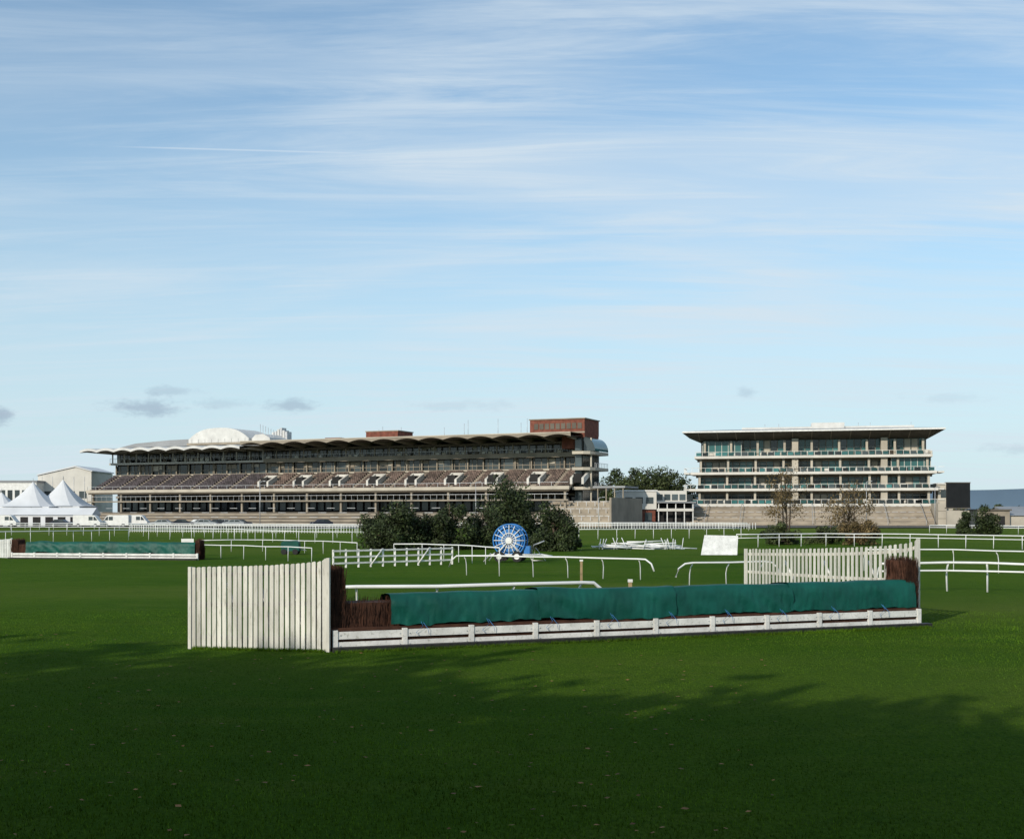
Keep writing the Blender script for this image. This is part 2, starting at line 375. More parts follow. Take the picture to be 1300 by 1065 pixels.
for i in range(int(Lg/1.6)):
    u=i*1.6; g.box('balustrade_post',metal,u,u+.06,7.5,7.56,15.61 if u>uA else 15.26,16.3)
    if random.random()<.5: g.box('balcony_table',random.choice((cream,stone_d,pale)),u+.3,u+1.2,7.9,8.5,15.3,16.1)
g.box('balustrade_rail',metal,0,Lg,7.5,7.56,16.3,16.37)
def vault(part,m,u0,u1,waves,v0,v1,zb,amp,th,zback,under,lower=0.0):
    n=waves*10; V=[];Fc=[]
    for i in range(n+1):
        u=u0+(u1-u0)*i/n; sn=abs(math.sin(math.pi*i/10)); z=zb+amp*sn; zl=z-th+lower*sn
        zi=zback
        V+=[(u,v0,z),(u,v0,zl),(u,v1,zi),(u,v1,zi-.4)]
    T=[];Un=[]
    for i in range(n):
        p=i*4;q=p+4; T+=[(p,q,q+2,p+2),(p+1,q+1,q,p)]; Un+=[(p+1,p+3,q+3,q+1),(p+2,q+2,q+3,p+3)]
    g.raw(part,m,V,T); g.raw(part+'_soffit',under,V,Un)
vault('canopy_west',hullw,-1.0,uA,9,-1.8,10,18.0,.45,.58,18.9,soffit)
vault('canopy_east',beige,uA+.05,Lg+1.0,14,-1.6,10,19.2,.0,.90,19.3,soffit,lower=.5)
g.box('canopy_edge_strip',cream,uA+.05,Lg+1.0,-1.68,-1.603,19.02,19.24)
g.box('roof_deck',roofgrey,-1,Lg+.5,10.05,16.4,18.45,19.0)
for i in range(15):
    u=uA+i*(Lg-uA)/14; g.prism('roof_beam',beige,[(-1.3,18.3),(9.6,18.7),(9.6,17.6),(3,17.95)],u-.14,u+.14)
for i in range(10):
    u=i*uA/9; g.prism('roof_beam_white',pale,[(-1.5,17.6),(9.6,18.6),(9.6,17.4),(3,17.5)],u-.12,u+.12)
g.prism('side_roof',roofgrey,[(U(130),19.0),(U(222),19.0),(U(222),20.6),(U(195),20.5),(U(150),19.9)],6,15,'v')
ud0,ud1=U(222),U(299); prof=[(ud0,19.0),(ud1,19.0)]
for i in range(17):
    t=i/16; prof.append((ud1+(ud0-ud1)*t, 20.4+2.6*(1-abs(2*t-1)**2.8)))
g.prism('domed_roof',hullw,prof,5,15,'v')
g.box('dome_sill',beige,ud0-.3,ud1+.3,4.7,4.97,19.0,19.5)
for i in range(9):
    u=ud0+1+i*(ud1-ud0-2)/8; g.box('dome_seam',roofgrey,u-.03,u+.03,4.96,4.99,19.5,20.4)
g.prism('dome_side_lobe',hullw,[(ud1+.1,19.0),(ud1+5.5,19.0),(ud1+5.2,20.4),(ud1+3.5,21.3),(ud1+1.2,21.2),(ud1+.1,20.2)],6,13,'v')
for i in range(6):
    u=U(303)+i*.75; g.box('roof_plant',metal if i%2 else hullw,u,u+.6,13.1,15,19,21.8+random.random()*1.4)
    g.tube('mast',metal,[(u+.3,8,19),(u+.3,8,23.8-i*.3)],.06,n=5)
g.box('brick_plant_room',brick,U(388),U(408),8,12,19.0,20.1)
g.box('brick_plant_room',brick,U(447),U(488),6,13,19.0,21.0); g.box('plant_cap',beige,U(446),U(489),5.9,13.1,21.0,21.2)
for px in(455,460,484,540,566,571,610,640,648): g.tube('aerial',metal,[(U(px),9,19),(U(px),9,21.6+random.random()*1.6)],.05,n=5)
b0,b1=U(661),Lg+1.6
g.box('brick_tower',brick,b0,b1,5.0,14,19.05,22.3); g.box('brick_tower_cap',beige,b0-.2,b1+.2,4.8,14.2,22.3,22.5)
g.box('brick_tower_base',brick,Lg-3.5,b1,5.2,13.8,16.2,19.04)
for i in range(9):
    u=b0+1+i*(b1-b0-2.5)/8; g.box('tower_louvre',stone_d,u,u+.9,4.9,5.02,20.3,21.5)
g.box('tower_band',beige,b0-.05,b1+.05,4.93,4.99,19.4,19.7)
for z in(3.0,7.6,11.6,14.9):
    ex=3.9 if z>4 else 6
    pts=[(Lg-.2,2.5),(Lg+ex*.55,2.7),(Lg+ex*.85,3.6),(Lg+ex,5.2),(Lg+ex,13.5),(Lg-.2,15.4)]
    n=len(pts); V=[(p,q,z) for p,q in pts]+[(p,q,z+.6) for p,q in pts]
    g.raw('end_balcony_band',cream,V,[(i,(i+1)%n,n+(i+1)%n,n+i) for i in range(n)]+[tuple(range(n))[::-1],tuple(range(n,2*n))])
    for i in range(9): g.box('end_rail_post',metal,Lg+ex-.1,Lg+ex-.04,5.2+i,5.26+i,z+.6,z+1.5)
    g.box('end_rail',metal,Lg+ex-.1,Lg+ex-.03,5.2,13.4,z+1.5,z+1.57)
for z0,z1 in((3.71,7.59),(8.31,11.59),(12.31,14.89),(15.61,18.3)):
    g.box('end_core',dark,Lg-.25,Lg+1.4,4.2,14.6,z0,z1)
    for i in range(8): g.box('end_glazing',glass,Lg+1.42,Lg+1.5,4.3+i*1.28,5.45+i*1.28,z0+.1,z1-.1)
    g.box('end_front_glazing',glass,Lg-.1,Lg+1.3,4.05,4.15,z0+.1,z1-.1)
    g.box('end_corner_post',cream,Lg+3.0,Lg+3.3,4.6,4.9,z0,z1)
V=[];Fc=[];n=10
for i in range(n+1):
    t=i/n*math.pi/2; V+=[(Lg+1.65+2.4*math.cos(t),4.5,15.6+2.9*math.sin(t)),(Lg+1.65+2.4*math.cos(t),13,15.6+2.9*math.sin(t))]
for i in range(n): Fc.append((2*i,2*i+1,2*i+3,2*i+2))
g.raw('barrel_glass_roof',tealglass,V,Fc); g.raw('barrel_gable',glass,[V[2*i] for i in range(n+1)]+[(Lg+1.65,4.5,15.6)],[tuple(range(n+2))])
g.box('side_canopy',roofgrey,Lg+4.1,Lg+11,3,12,7.9,8.3)
for i in range(4): g.box('side_canopy_post',beige,Lg+5+i*1.8,Lg+5.2+i*1.8,3.2,3.4,4,7.9)
g.done()
t=B('terrace_steps',(LX,LD,0),A); u0,u1=U(692),U(786)+1
for i in range(14): t.box('step',stone,u0,u1,-9+i*1.0,-8+i*1.0+6*(i==13),0,.6+i*.36)
for i in range(9):
    u=u0+1+i*(u1-u0-2)/8
    for r in(2,6,10): t.box('crush_barrier',metal,u-.8,u+.8,-8.6+r,-8.52+r,.6+r*.36+.9,.6+r*.36+1.0); t.box('barrier_post',metal,u-.05,u+.05,-8.6+r,-8.5+r,.5+r*.36,.6+r*.36+.95)
t.box('end_wall',beige,u1,u1+.4,-9,11,0,5.8); t.done()

# ------------------------------------------------------------ low white building between the stands
x0,x1=gx(789,262),gx(832,262); h=B('weighing_room_building',(0,0,0))
h.box('brick_wall',brick,x0,x1,262,274,0,3.6); h.box('upper_wall',pale,x0-.2,x1+.2,261.6,274.2,3.6,7.6); h.box('parapet',white,x0-.4,x1+.4,261.4,274.4,7.6,7.9)
for i in range(3): h.box('window',glass,x0+.6+i*2.3,x0+2.1+i*2.3,261.85,262.05,.9,2.9); h.box('window_frame',white,x0+.5+i*2.3,x0+2.2+i*2.3,261.9,261.99,.75,.89)
for i in range(3): h.box('upper_window',glass,x0+.8+i*2.3,x0+2.4+i*2.3,261.5,261.62,4.9,6.3)
xa,xb=x1+.25,gx(880,262)
h.box('link_wall',dark,xa,xb,264,273,0,5.0); h.box('link_roof',roofgrey,xa,xb+.5,261,273.5,5.0,5.35); h.box('link_upper',pale,xa,xb-1,265,272,5.35,7.8)
for i in range(5): h.box('link_post',white,xa+.3+i*1.9,xa+.5+i*1.9,261.4,261.6,0,5.0); h.box('link_window',glass,xa+.4+i*1.7,xa+1.7+i*1.7,264.85,264.98,5.7,7.0)
h.box('link_band',pale,xa,xb,261.2,261.4,3.2,3.8)
h.done()

# ------------------------------------------------------------ right hand stand
PX,PD=gx(882,274),274.; QX,QD=gx(1186,262),262.
Lr=math.hypot(QX-PX,QD-PD); A2=math.atan2(QD-PD,QX-PX)
s=B('hospitality_stand',(PX,PD,0),A2)
fl=[4.6,8.1,11.9,15.6]
s.box('core_wall',dark,1,Lr-1,6.5,18,0,20.6)
ins=[0.0,0.0,0.3,1.2]
for k_,z in enumerate(fl):
    i0=ins[k_]; top=(fl+[20.6])[k_+1]
    s.box('floor_slab',beige,i0-1.2,Lr-i0+.8,.2,8,z-.35,z+.18)
    s.box('slab_edge',pale,i0-1.3,Lr-i0+.9,.08,.19,z-.25,z+.3)
    gmt=tealglass if k_>=1 else glass
    u=i0+.5
    while u<Lr-i0-1.6:
        wv=1.55
        s.box('pane',gmt if random.random()<.75 else glass,u,u+wv-.16,4.0,4.12,z+.25,top-.9)
        s.box('pane_transom',pale,u,u+wv-.16,3.94,3.99,z+2.25,z+2.33)
        s.box('pane_mullion',beige,u+wv-.14,u+wv-.04,3.9,4.1,z+.25,top-.9)
        if random.random()<.15: s.box('blind',cream,u+.05,u+wv-.25,3.95,3.985,z+.4+random.random(),top-1.0)
        u+=wv
    s.box('ceiling_band',beige if k_<3 else stone_d,i0,Lr-i0,3.7,4.3,top-.9,top-.36)
    n=int(Lr/1.5)
    for i in range(n+1):
        u=i0-1+(Lr-2*i0+1.6)*i/n; s.box('balustrade_post',white,u,u+.07,.22,.3,z+.3,z+1.25)
        if i<n and random.random()<.9: s.box('balustrade_glass',tealglass if random.random()<.4 else glass,u+.12,u+1.3,.25,.28,z+.35,z+1.1)
    s.box('handrail',pale,i0-1.1,Lr-i0+.7,.2,.3,z+1.25,z+1.33)
    for i in range(9):
        u=i0+1+(Lr-2*i0-2)*i/8; s.box('column',cream,u-.25,u+.25,1.3,1.8,z+.18,top-.36 if k_<3 else 19.4)
    for i in range(34):
        u=i0+1+random.random()*(Lr-3); s.box('balcony_furniture',random.choice((pale,cream,dark,stone_d)),u,u+.5+random.random(),1.9,3.0,z+.18,z+.9+random.random()*.5)
for u in(Lr*.43,Lr*.80): s.box('stair_core',cream,u-.7,u+.7,1.0,4.6,4.8,19.8)
s.box('glazed_box',tealglass,Lr*.03,Lr*.2,2.2,3.8,15.9,19.2); s.box('glazed_box',tealglass,Lr*.83,Lr*.99,2.0,3.8,12.3,15.2)
for i in range(7):
    u=Lr*.03+i*Lr*.17/6; s.box('box_mullion',pale,u-.06,u+.06,2.1,2.19,15.9,19.2)
    u=Lr*.83+i*Lr*.16/6; s.box('box_mullion',pale,u-.06,u+.06,1.9,1.99,12.3,15.2)
for z in fl[:3]:
    s.box('side_balcony',pale,-2.6,-1.31,1.5,9,z-.1,z+.25)
    for i in range(6): s.box('side_rail_post',white,-2.6,-2.54,1.5+i*1.4,1.56+i*1.4,z+.25,z+1.2)
    s.box('side_rail',white,-2.62,-2.52,1.5,9,z+1.2,z+1.3); s.box('side_balcony_east',pale,Lr+1.0,Lr+2.3,1.5,9,z-.1,z+.25)
    s.box('side_rail_front',white,-2.6,-1.3,1.44,1.49,z+1.2,z+1.3); s.box('side_rail_east',white,Lr+.95,Lr+2.3,1.44,1.5,z+1.2,z+1.3)
o0,o1,f0,bk=-2.6,Lr+2.0,-3.4,18.
V=[(o0,f0,21.5),(o1,f0,21.5),(o1,bk,21.5),(o0,bk,21.5),(o0,f0,21.15),(o1,f0,21.15),(o1,bk,21.15),(o0,bk,21.15),(.6,2.8,19.7),(Lr-.6,2.8,19.7),(Lr-.6,bk-2,19.7),(.6,bk-2,19.7),(6,4,22.2),(Lr-6,4,22.2),(Lr-6,bk-4,22.2),(6,bk-4,22.2)]
s.raw('roof_edge',white,V,[(0,1,5,4),(1,2,6,5),(2,3,7,6),(3,0,4,7)])
s.raw('roof_top',roofgrey,V,[(0,12,13,1),(1,13,14,2),(2,14,15,3),(3,15,12,0),(12,15,14,13)])
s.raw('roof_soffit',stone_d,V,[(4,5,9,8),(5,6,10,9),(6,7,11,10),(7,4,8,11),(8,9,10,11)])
for i in range(13):
    u=1+i*(Lr-2)/12; s.prism('roof_rib',beige,[(-3.0,21.1),(2.75,19.95),(2.75,19.6),(-3.0,21.0)],u-.1,u+.1)
s.box('roof_lantern',hullw,Lr*.50,Lr*.64,5,12,22.2,23.6); s.box('roof_lantern_low',hullw,Lr*.20,Lr*.93,5.5,12,22.21,22.75)
for u in(.3,.36,.7,.75,.92): s.tube('roof_aerial',metal,[(Lr*u,7,22),(Lr*u,7,23.6)],.05,n=5)
s.box('under_terrace',stone,0,Lr,.3,6.4,0,4.2)
for i in range(13): s.box('terrace_step',stone if i%3 else deckst,-1,Lr-1,-13+i*1.02,-12+i*1.02+.015,0,.25+i*.31)
for i in range(7):
    u=3+i*(Lr-6)/6; s.box('gangway_rail',metal,u-.04,u+.04,-12.5,-12.4,.3,1.2)
    s.prism('gangway_handrail',metal,[(-12.6,1.25),(-.2,5.1),(-.2,5.0),(-12.6,1.15)],u-.05,u+.05)
for i in range(30):
    u=1+i*(Lr-3)/29
    for r in(2,6,10): s.box('crush_barrier',metal,u-.6,u+.6,-12.6+r*1.02,-12.54+r*1.02,.25+r*.31+.9,.25+r*.31+.98)
s.box('end_tower',cream,Lr-.7,Lr+2.2,-13,6,0,4.9); s.box('end_tower_upper',cream,Lr+1.05,Lr+4.2,2,12,0,9.2); s.box('end_tower_cap',pale,Lr+.95,Lr+4.3,1.9,12.1,9.2,9.5)
for z in(1.6,3.2): s.box('tower_joint',stone_d,Lr-.72,Lr+2.22,-13.02,-12.99,z,z+.08)
s.box('tower_window',glass,Lr+1.6,Lr+3.6,1.94,2.02,6.2,8.0)
s.done()

D=235; b=B('big_screen',(gx(1217,D),D,0))
b.box('screen_housing',mat('screen_black',(.012,.012,.013),.35,.2,1),-2.3,2.3,0,.6,3.9,8.8); b.box('screen_frame',stone_d,-2.45,2.45,.05,.9,3.7,3.89); b.box('screen_frame',stone_d,-2.45,2.45,.05,.9,8.81,8.95)
for x in(-1.8,1.8): b.box('support_leg',metal,x-.15,x+.15,.92,1.2,0,8.6)
b.box('plinth',cream,-2.2,2.2,.2,.9,0,3.3); b.done()
D=240; b=B('boundary_building',(gx(1232,D),D,0)); 
b.box('wall',stone,0,8,0,8,0,3.3); b.box('roof',stone_d,-.3,8.3,-.3,8.3,3.3,3.6); b.box('lean_to_wall',cream,8.1,18,1,8,0,2.3)
b.prism('lean_to_roof',roofgrey,[(.6,2.3),(8.3,2.3),(8.3,4.2)],8.31,18.2)
for i in range(3): b.box('door',dark,1+i*2.4,2.2+i*2.4,-.05,.02,0,2.2)
b.done()

# ------------------------------------------------------------ left: white halls, marquees, vehicles
b=B('exhibition_hall',(gx(48,300),300,0)); W=13.6
b.prism('wall',pale,[(0,0),(W,0),(W,13.2),(W*.7,14.4),(0,12.2)],0,16,'v'); b.prism('roof',tent,[(-.3,12.25),(0,12.6),(W*.7,14.8),(W+.3,13.5),(W+.3,13.25),(W*.7,14.45)],-.3,16.3,'v')
for i in range(5): b.box('panel_joint',metal,1+i*2.7,1.1+i*2.7,-.06,-.01,0,12)
for i in range(4): b.box('hall_window',glass,1.5+i*3,3.4+i*3,-.05,.0,6.5,8.3)
b.done()
b=B('white_hall',(gx(-30,295),295,0)); b.box('wall',white,0,15,0,14,0,10.4); b.box('roof_edge',roofgrey,-.2,15.2,-.2,14.2,10.4,10.9)
for i in range(5): b.box('window',glass,6+i*1.8,7.2+i*1.8,-.05,.0,5.5,8.5)
b.done()
def marquee(px,D,wd,ze,zp,nm='marquee_tent'):
    b=B(nm,(gx(px,D),D,0)); h=wd/2; b.box('side_wall',tent,-h,h,-h,h,0,ze)
    n=9; V=[];Fc=[]
    for i in range(n+1):
        t_=i/n; r_=(h+.25)*(1-t_)+.05; z=ze+(zp-ze)*(t_**1.45)
        for j in range(16):
            a_=2*math.pi*(j+.5)/16; c_,s_=math.cos(a_),math.sin(a_); q=max(abs(c_),abs(s_)); f=(1-t_)**.6; k2=f/q+(1-f)
            V.append((r_*c_*k2,r_*s_*k2,z))
    for i in range(n):
        for j in range(16): Fc.append((i*16+j,i*16+(j+1)%16,(i+1)*16+(j+1)%16,(i+1)*16+j))
    b.raw('canopy',tent,V,Fc); b.tube('finial',metal,[(0,0,zp-.2),(0,0,zp+.8)],.06,n=5)
    for x in(-h,-h/3,h/3,h): b.box('corner_pole',metal,x-.06,x+.06,-h-.09,-h-.02,0,ze)
    b.box('doorway',dark,-h/3+.3,h/3-.3,-h-.04,-h-.005,0,ze-.8); b.done()
marquee(42,258,11.5,4.2,9.6); marquee(80,262,11.5,4.3,10.2); marquee(2,262,9,3.8,7.4)
b=B('marquee_tent',(gx(-12,246),246,0)); b.box('wall',tent,0,21,0,5,0,2.4); b.prism('roof',tent,[(-.3,2.41),(5.3,2.41),(2.5,3.9)],-.2,21.2)
for i in range(8): b.box('opening',dark,1+i*2.6,2.6+i*2.6,-.04,-.005,0,2.0)
b.done()
def vehicle(name,px,D,kind,m,flip=1,ang=0):
    b=B(name,(gx(px,D),D,.12),ang)
    if kind=='van':
        pr=[(-2.6,.35),(2.55,.35),(2.6,1.0),(2.3,1.25),(1.6,2.15),(1.2,2.3),(-2.5,2.3),(-2.62,2.1)]; W=1.9; gl=[[(1.35,1.3),(2.1,1.3),(1.55,2.0),(1.35,2.0)],[(.4,1.3),(1.2,1.3),(1.2,2.0),(.4,2.0)]]; wx=(-1.6,1.7)
    else:
        pr=[(-2.1,.3),(2.1,.3),(2.15,.75),(1.9,.92),(1.1,1.0),(.5,1.42),(-1.0,1.45),(-1.8,1.0),(-2.15,.9)]; W=1.75; gl=[[(-1.5,1.0),(-.35,1.0),(-.35,1.36),(-1.0,1.36)],[(-.25,1.0),(.85,1.0),(.42,1.34),(-.25,1.36)]]; wx=(-1.35,1.35)
    pr=[(p*flip,q) for p,q in pr]; b.prism('body',m,pr,-W/2,W/2,'v')
    for q in gl:
        for y in(-W/2-.012,W/2+.002): b.prism('side_window',glass,[(p*flip,z) for p,z in q],y,y+.01,'v')
    for x in wx:
        for y in(-W/2+.08,W/2-.08): b.cyl('wheel',tyre,(x*flip,y,.34),(0,1,0),.34,.22); b.cyl('hub',metal,(x*flip,y*1.02,.34),(0,1,0),.18,.24)
    for y in(-W/2+.15,W/2-.35): b.box('headlight',metal,*(sorted((2.12*flip if kind!='van' else 2.58*flip,2.16*flip if kind!='van' else 2.61*flip))),y,y+.2,.7,.85)
    b.done()
vehicle('white_van',112,228,'van',white); vehicle('white_van',148,230,'van',white,-1); vehicle('white_van',172,235,'van',white,1); vehicle('white_van',6,230,'van',white,1)
for i,(px,m_) in enumerate(((205,carS),(232,carD),(251,white),(262,carS),(274,carD),(285,white),(297,carS),(306,carD),(408,carD),(78,carD))): vehicle('parked_car',px,230+(i%3)*3.2,'car',m_,1 if i%2 else -1,.3*(i%3))

# ------------------------------------------------------------ railings
def interp(pts,step):
    P=[Vector(p) for p in pts]; sm=[]
    for i in range(len(P)-1):
        p0=P[max(i-1,0)];p1=P[i];p2=P[i+1];p3=P[min(i+2,len(P)-1)]
        for k_ in range(24):
            t_=k_/24; sm.append(.5*((2*p1)+(p2-p0)*t_+(2*p0-5*p1+4*p2-p3)*t_*t_+(3*p1-p0-3*p2+p3)*t_**3))
    sm.append(P[-1]); d=0; out_=[sm[0]]
    for a_,b_ in zip(sm[:-1],sm[1:]):
        seg=(b_-a_).length
        if seg<1e-6: continue
        pos=0
        while d+(seg-pos)>=step:
            pos+=step-d; out_.append(a_+(b_-a_)*(pos/seg)); d=0
        d+=seg-pos
    return out_
def rail(name,pd,h=1.1,step=2.4,r=.045,two=False,ends=False,goose=True,pr=.03,back=1):
    pts=interp([(gx(px,D),D,0) for px,D in pd],step); b=B(name)
    top=[(p.x,p.y,h+random.uniform(-.02,.02)) for p in pts]
    if ends:
        d0=(pts[0]-pts[1]).normalized(); d1=(pts[-1]-pts[-2]).normalized()
        e0=[tuple(pts[0]+d0*q+Vector((0,0,z))) for q,z in((.75,h-.55),(.62,h-.22),(.35,h-.03))]; e1=[tuple(pts[-1]+d1*q+Vector((0,0,z))) for q,z in((.35,h-.03),(.62,h-.22),(.75,h-.55))]
        top=e0+top+e1
    b.tube('top_rail',rail_w,top,r)
    if two: b.tube('lower_rail',rail_w,[(p.x,p.y,h-.30) for p in pts],r*.8)
    for i,p in enumerate(pts):
        q=pts[min(i+1,len(pts)-1)]-pts[max(i-1,0)]; q.normalize(); nrm=Vector((-q.y,q.x,0))*back
        tl=q*random.uniform(-.03,.03)
        if goose: b.tube('post',rail_w,[p+nrm*.32+tl+Vector((0,0,-.1)),p+nrm*.32+Vector((0,0,h*.55)),p+nrm*.24+Vector((0,0,h*.8)),p+Vector((0,0,h))],pr,n=6)
        else: b.tube('post',rail_w,[p+tl+Vector((0,0,-.1)),p+Vector((0,0,h))],pr,n=6)
    return b.done()
rail('running_rail',((452,31.2),(620,31.6),(790,33.6)),h=1.05,step=2.15,ends=True,r=.05)
rail('running_rail',((588,56),(700,54),(822,52)),h=.95,step=1.75,ends=True,r=.038,pr=.024)
rail('running_rail',((880,46.5),(930,47),(1000,48)),h=1.0,step=1.6,ends=True,r=.038,pr=.024)
rail('running_rail',((1120,44),(1185,44.5),(1250,44),(1400,42)),step=1.35,two=True,r=.045,pr=.036)
rail('running_rail',((1100,60),(1200,60),(1300,57),(1420,53)),step=2.2,r=.035,pr=.024)
rail('running_rail',((-60,200),(120,200),(300,190),(470,180)),step=2.4,two=True,r=.06,goose=False)
rail('running_rail',((-60,112),(60,118),(180,128),(330,135),(462,140)),step=2.4,r=.04,goose=False,pr=.025)
rail('running_rail',((-60,150),(100,150),(250,140),(350,120),(462,112)),step=2.4,r=.04,goose=False,pr=.025)
rail('running_rail',((255,88),(330,90),(400,86),(470,80)),h=.9,step=2.4,r=.032,goose=False,pr=.02)
rail('running_rail',((250,78),(300,76),(360,73),(425,70)),h=.85,step=2.2,r=.03,goose=False,pr=.02)
rail('running_rail',((540,205),(700,200),(850,195),(960,190)),step=2.4,two=True,r=.07,goose=False)
rail('running_rail',((735,130),(850,135),(960,140)),step=2.4,r=.045,goose=False)
rail('running_rail',((935,100),(1050,104),(1180,100),(1340,92)),step=2.4,r=.045,two=True,goose=False)
rail('running_rail',((1180,170),(1260,165),(1350,160)),step=2.4,r=.06,two=True,goose=False)
b=B('crowd_barrier')
pts=interp([(gx(165,178),178,0),(gx(300,172),172,0),(gx(475,168),168,0)],.42)
for p in pts: b.box('bar',rail_w,p.x-.03,p.x+.03,p.y-.03,p.y+.03,0,1.1)
b.tube('top_rail',rail_w,[(p.x,p.y,1.1) for p in pts[::6]],.05,n=5); b.tube('foot_rail',rail_w,[(p.x,p.y,.2) for p in pts[::6]],.04,n=5); b.done()
b=B('crowd_barrier')
pts=interp([(gx(735,215),215,0),(gx(880,212),212,0),(gx(960,210),210,0)],.5)
for p in pts: b.box('bar',rail_w,p.x-.04,p.x+.04,p.y-.03,p.y+.03,0,1.1)
b.tube('top_rail',rail_w,[(p.x,p.y,1.1) for p in pts[::6]],.05,n=5); b.done()
b=B('post_and_rail_fence'); x0,y0,x1,y1=gx(423,63),63,gx(574,68),68
n=10
for i in range(n+1):
    t_=i/n; x=x0+(x1-x0)*t_; y=y0+(y1-y0)*t_; b.box('post',board_w,x-.05,x+.05,y-.05,y+.05,-.1,1.0)
for z in(.22,.55,.88):
    b.raw('rail',board_w,[(x0,y0-.09,z),(x1,y1-.09,z),(x1,y1-.055,z),(x0,y0-.055,z),(x0,y0-.09,z+.09),(x1,y1-.09,z+.09),(x1,y1-.055,z+.09),(x0,y0-.055,z+.09)],[(3,2,1,0),(4,5,6,7),(0,1,5,4),(2,3,7,6),(1,2,6,5),(0,4,7,3)])
for i in(3,7):
    xa=x0+(x1-x0)*i/n; ya=y0+(y1-y0)*i/n; b.tube('brace',board_w,[(xa,ya-.12,.1),(xa+(x1-x0)/n,ya-.12+(y1-y0)/n,1.0)],.04,n=5)
b.done()
rail('running_rail',((500,74),(560,73),(640,66)),h=1.0,step=1.8,r=.035,goose=False,pr=.022)

# ------------------------------------------------------------ steeplechase fences
def brush(b,u0,u1,v0,v1,z0,z1,n,seed):
    b.box('brush_core',twig,u0+.04,u1-.04,v0+.05,v1-.05,z0,z1-.08); r=random.Random(seed)
    for _ in range(n):
        side=r.random(); 
        if side<.55: u,v,zt=r.uniform(u0,u1),v0+r.uniform(-.02,.05),r.uniform(z0+.2,z1)
        elif side<.8: u,v,zt=r.uniform(u0,u1),r.uniform(v0,v1),z1+r.uniform(-.05,.05)
        else: u,v,zt=r.choice((u0,u1))+r.uniform(-.03,.03),r.uniform(v0,v1),r.uniform(z0+.2,z1)
        l=r.uniform(.2,.45); w_=r.uniform(.004,.009); du,dv=r.uniform(-.05,.05),r.uniform(-.04,.04)
        b.raw('twigs',twig,[(u-w_,v,zt-l),(u+w_,v,zt-l),(u+du+w_*.5,v+dv,zt),(u+du-w_*.5,v+dv,zt),(u+du*.5,v+dv*.5+w_,zt-l*.5)],[(0,1,2,3),(0,4,3)])
def cover(b,u0,u1,zt,zb,v0,v1,seed,nseg):
    prof=[(v0-.05,zb),(v0-.05,zb+(zt-zb)*.18),(v0-.04,zb+(zt-zb)*.38),(v0-.03,zb+(zt-zb)*.58),(v0-.01,zb+(zt-zb)*.78),(v0+.02,zt-.07),(v0+.06,zt-.01),(v0+.16,zt+.01),((v0+v1)/2,zt+.0),(v1-.1,zt-.04),(v1+.03,zt-.14),(v1+.05,zb+.1)]
    V=[];Fc=[];m_=len(prof)
    for i in range(nseg+1):
        u=u0+(u1-u0)*i/nseg
        for j,(v,z) in enumerate(prof):
            q=noise.noise(Vector((u*1.5+z*2.2,seed,z*1.3))); q2=noise.noise(Vector((u*4.2-z*5,seed+5,z*2.0))); q3=noise.noise(Vector((u*.7,seed+9,0)))
            q4=noise.noise(Vector((u*13-z*6,seed+2,z*2.5)))
            hang=1.0 if j<5 else .35
            dvv=-abs(q)*.13*hang-abs(q2)*.045*hang-q4*.010*hang
            zz_=z+ (q3*.05 if 4<j<10 else 0)+ (q*.02)
            if j==0: zz_+=q3*.10+q2*.04-.02
            V.append((u+q2*.02,v+dvv,zz_))
    for i in range(nseg):
        for j in range(m_-1): Fc.append((i*m_+j,(i+1)*m_+j,(i+1)*m_+j+1,i*m_+j+1))
    b.raw('tarpaulin_cover',teal,V,Fc,True)
LF=math.hypot(FX1-FX0,FY1-FY0); AF=math.atan2(FY1-FY0,FX1-FX0)
b=B('steeplechase_fence',(FX0,FY0,0),AF)
brush(b,0,LF,.12,.95,.03,1.10,5200,1)
brush(b,-.12,.34,.1,1.0,.0,1.80,1800,2); brush(b,LF-.36,LF+.02,.1,1.0,0,1.80,1500,3)
# the cover is several sheets, each lapped over the next
sh=[1.34,4.9,8.4,11.7,LF-.12]
for i in range(4): cover(b,sh[i]-(.06 if i else 0),sh[i+1],1.2+(.012 if i%2 else 0),.56-(.02 if i%2 else 0),.08-(.012 if i%2 else 0),.98+(.012 if i%2 else 0),3+i*1.37,150)
npost=10
for i in range(npost+1):
    u=.03+(LF-.16)*i/npost; b.box('post',board_w,u,u+.11,-.075,.0,-.05,.46+random.uniform(-.01,.015))
for i in range(npost):
    ua=.145+(LF-.16)*i/npost; ub=.025+(LF-.16)*(i+1)/npost; dz_=random.uniform(-.012,.012)
    b.box('guard_board',board_w,ua,ub,-.055,-.02,.27+dz_,.43+dz_); dz_=random.uniform(-.012,.012); b.box('guard_board_low',board_w,ua,ub,-.055,-.02,.045+dz_,.205+dz_)
    for uu in(ua+.05,ub-.05):
        for z in(.35,.12): b.cyl('bolt',metal,(uu,-.06,z+dz_),(0,1,0),.012,.02,6)
b.box('take_off_board',black,.0,LF+.12,-.34,-.12,0,.11)
b.box('backing_board',twig,0,LF,.01,.06,.02,.5)
for i in range(9):
    u=2.0+i*1.55; b.tube('tie_rope',rope,[(u,.0,.62),(u+.03,-.12,.5),(u-.12,-.095,.36),(u-.05,-.09,.28)],.006,n=5); b.tube('tie_rope',rope,[(u+.04,.0,.6),(u+.14,-.115,.44),(u+.18,-.085,.3)],.005,n=5)
b.done()
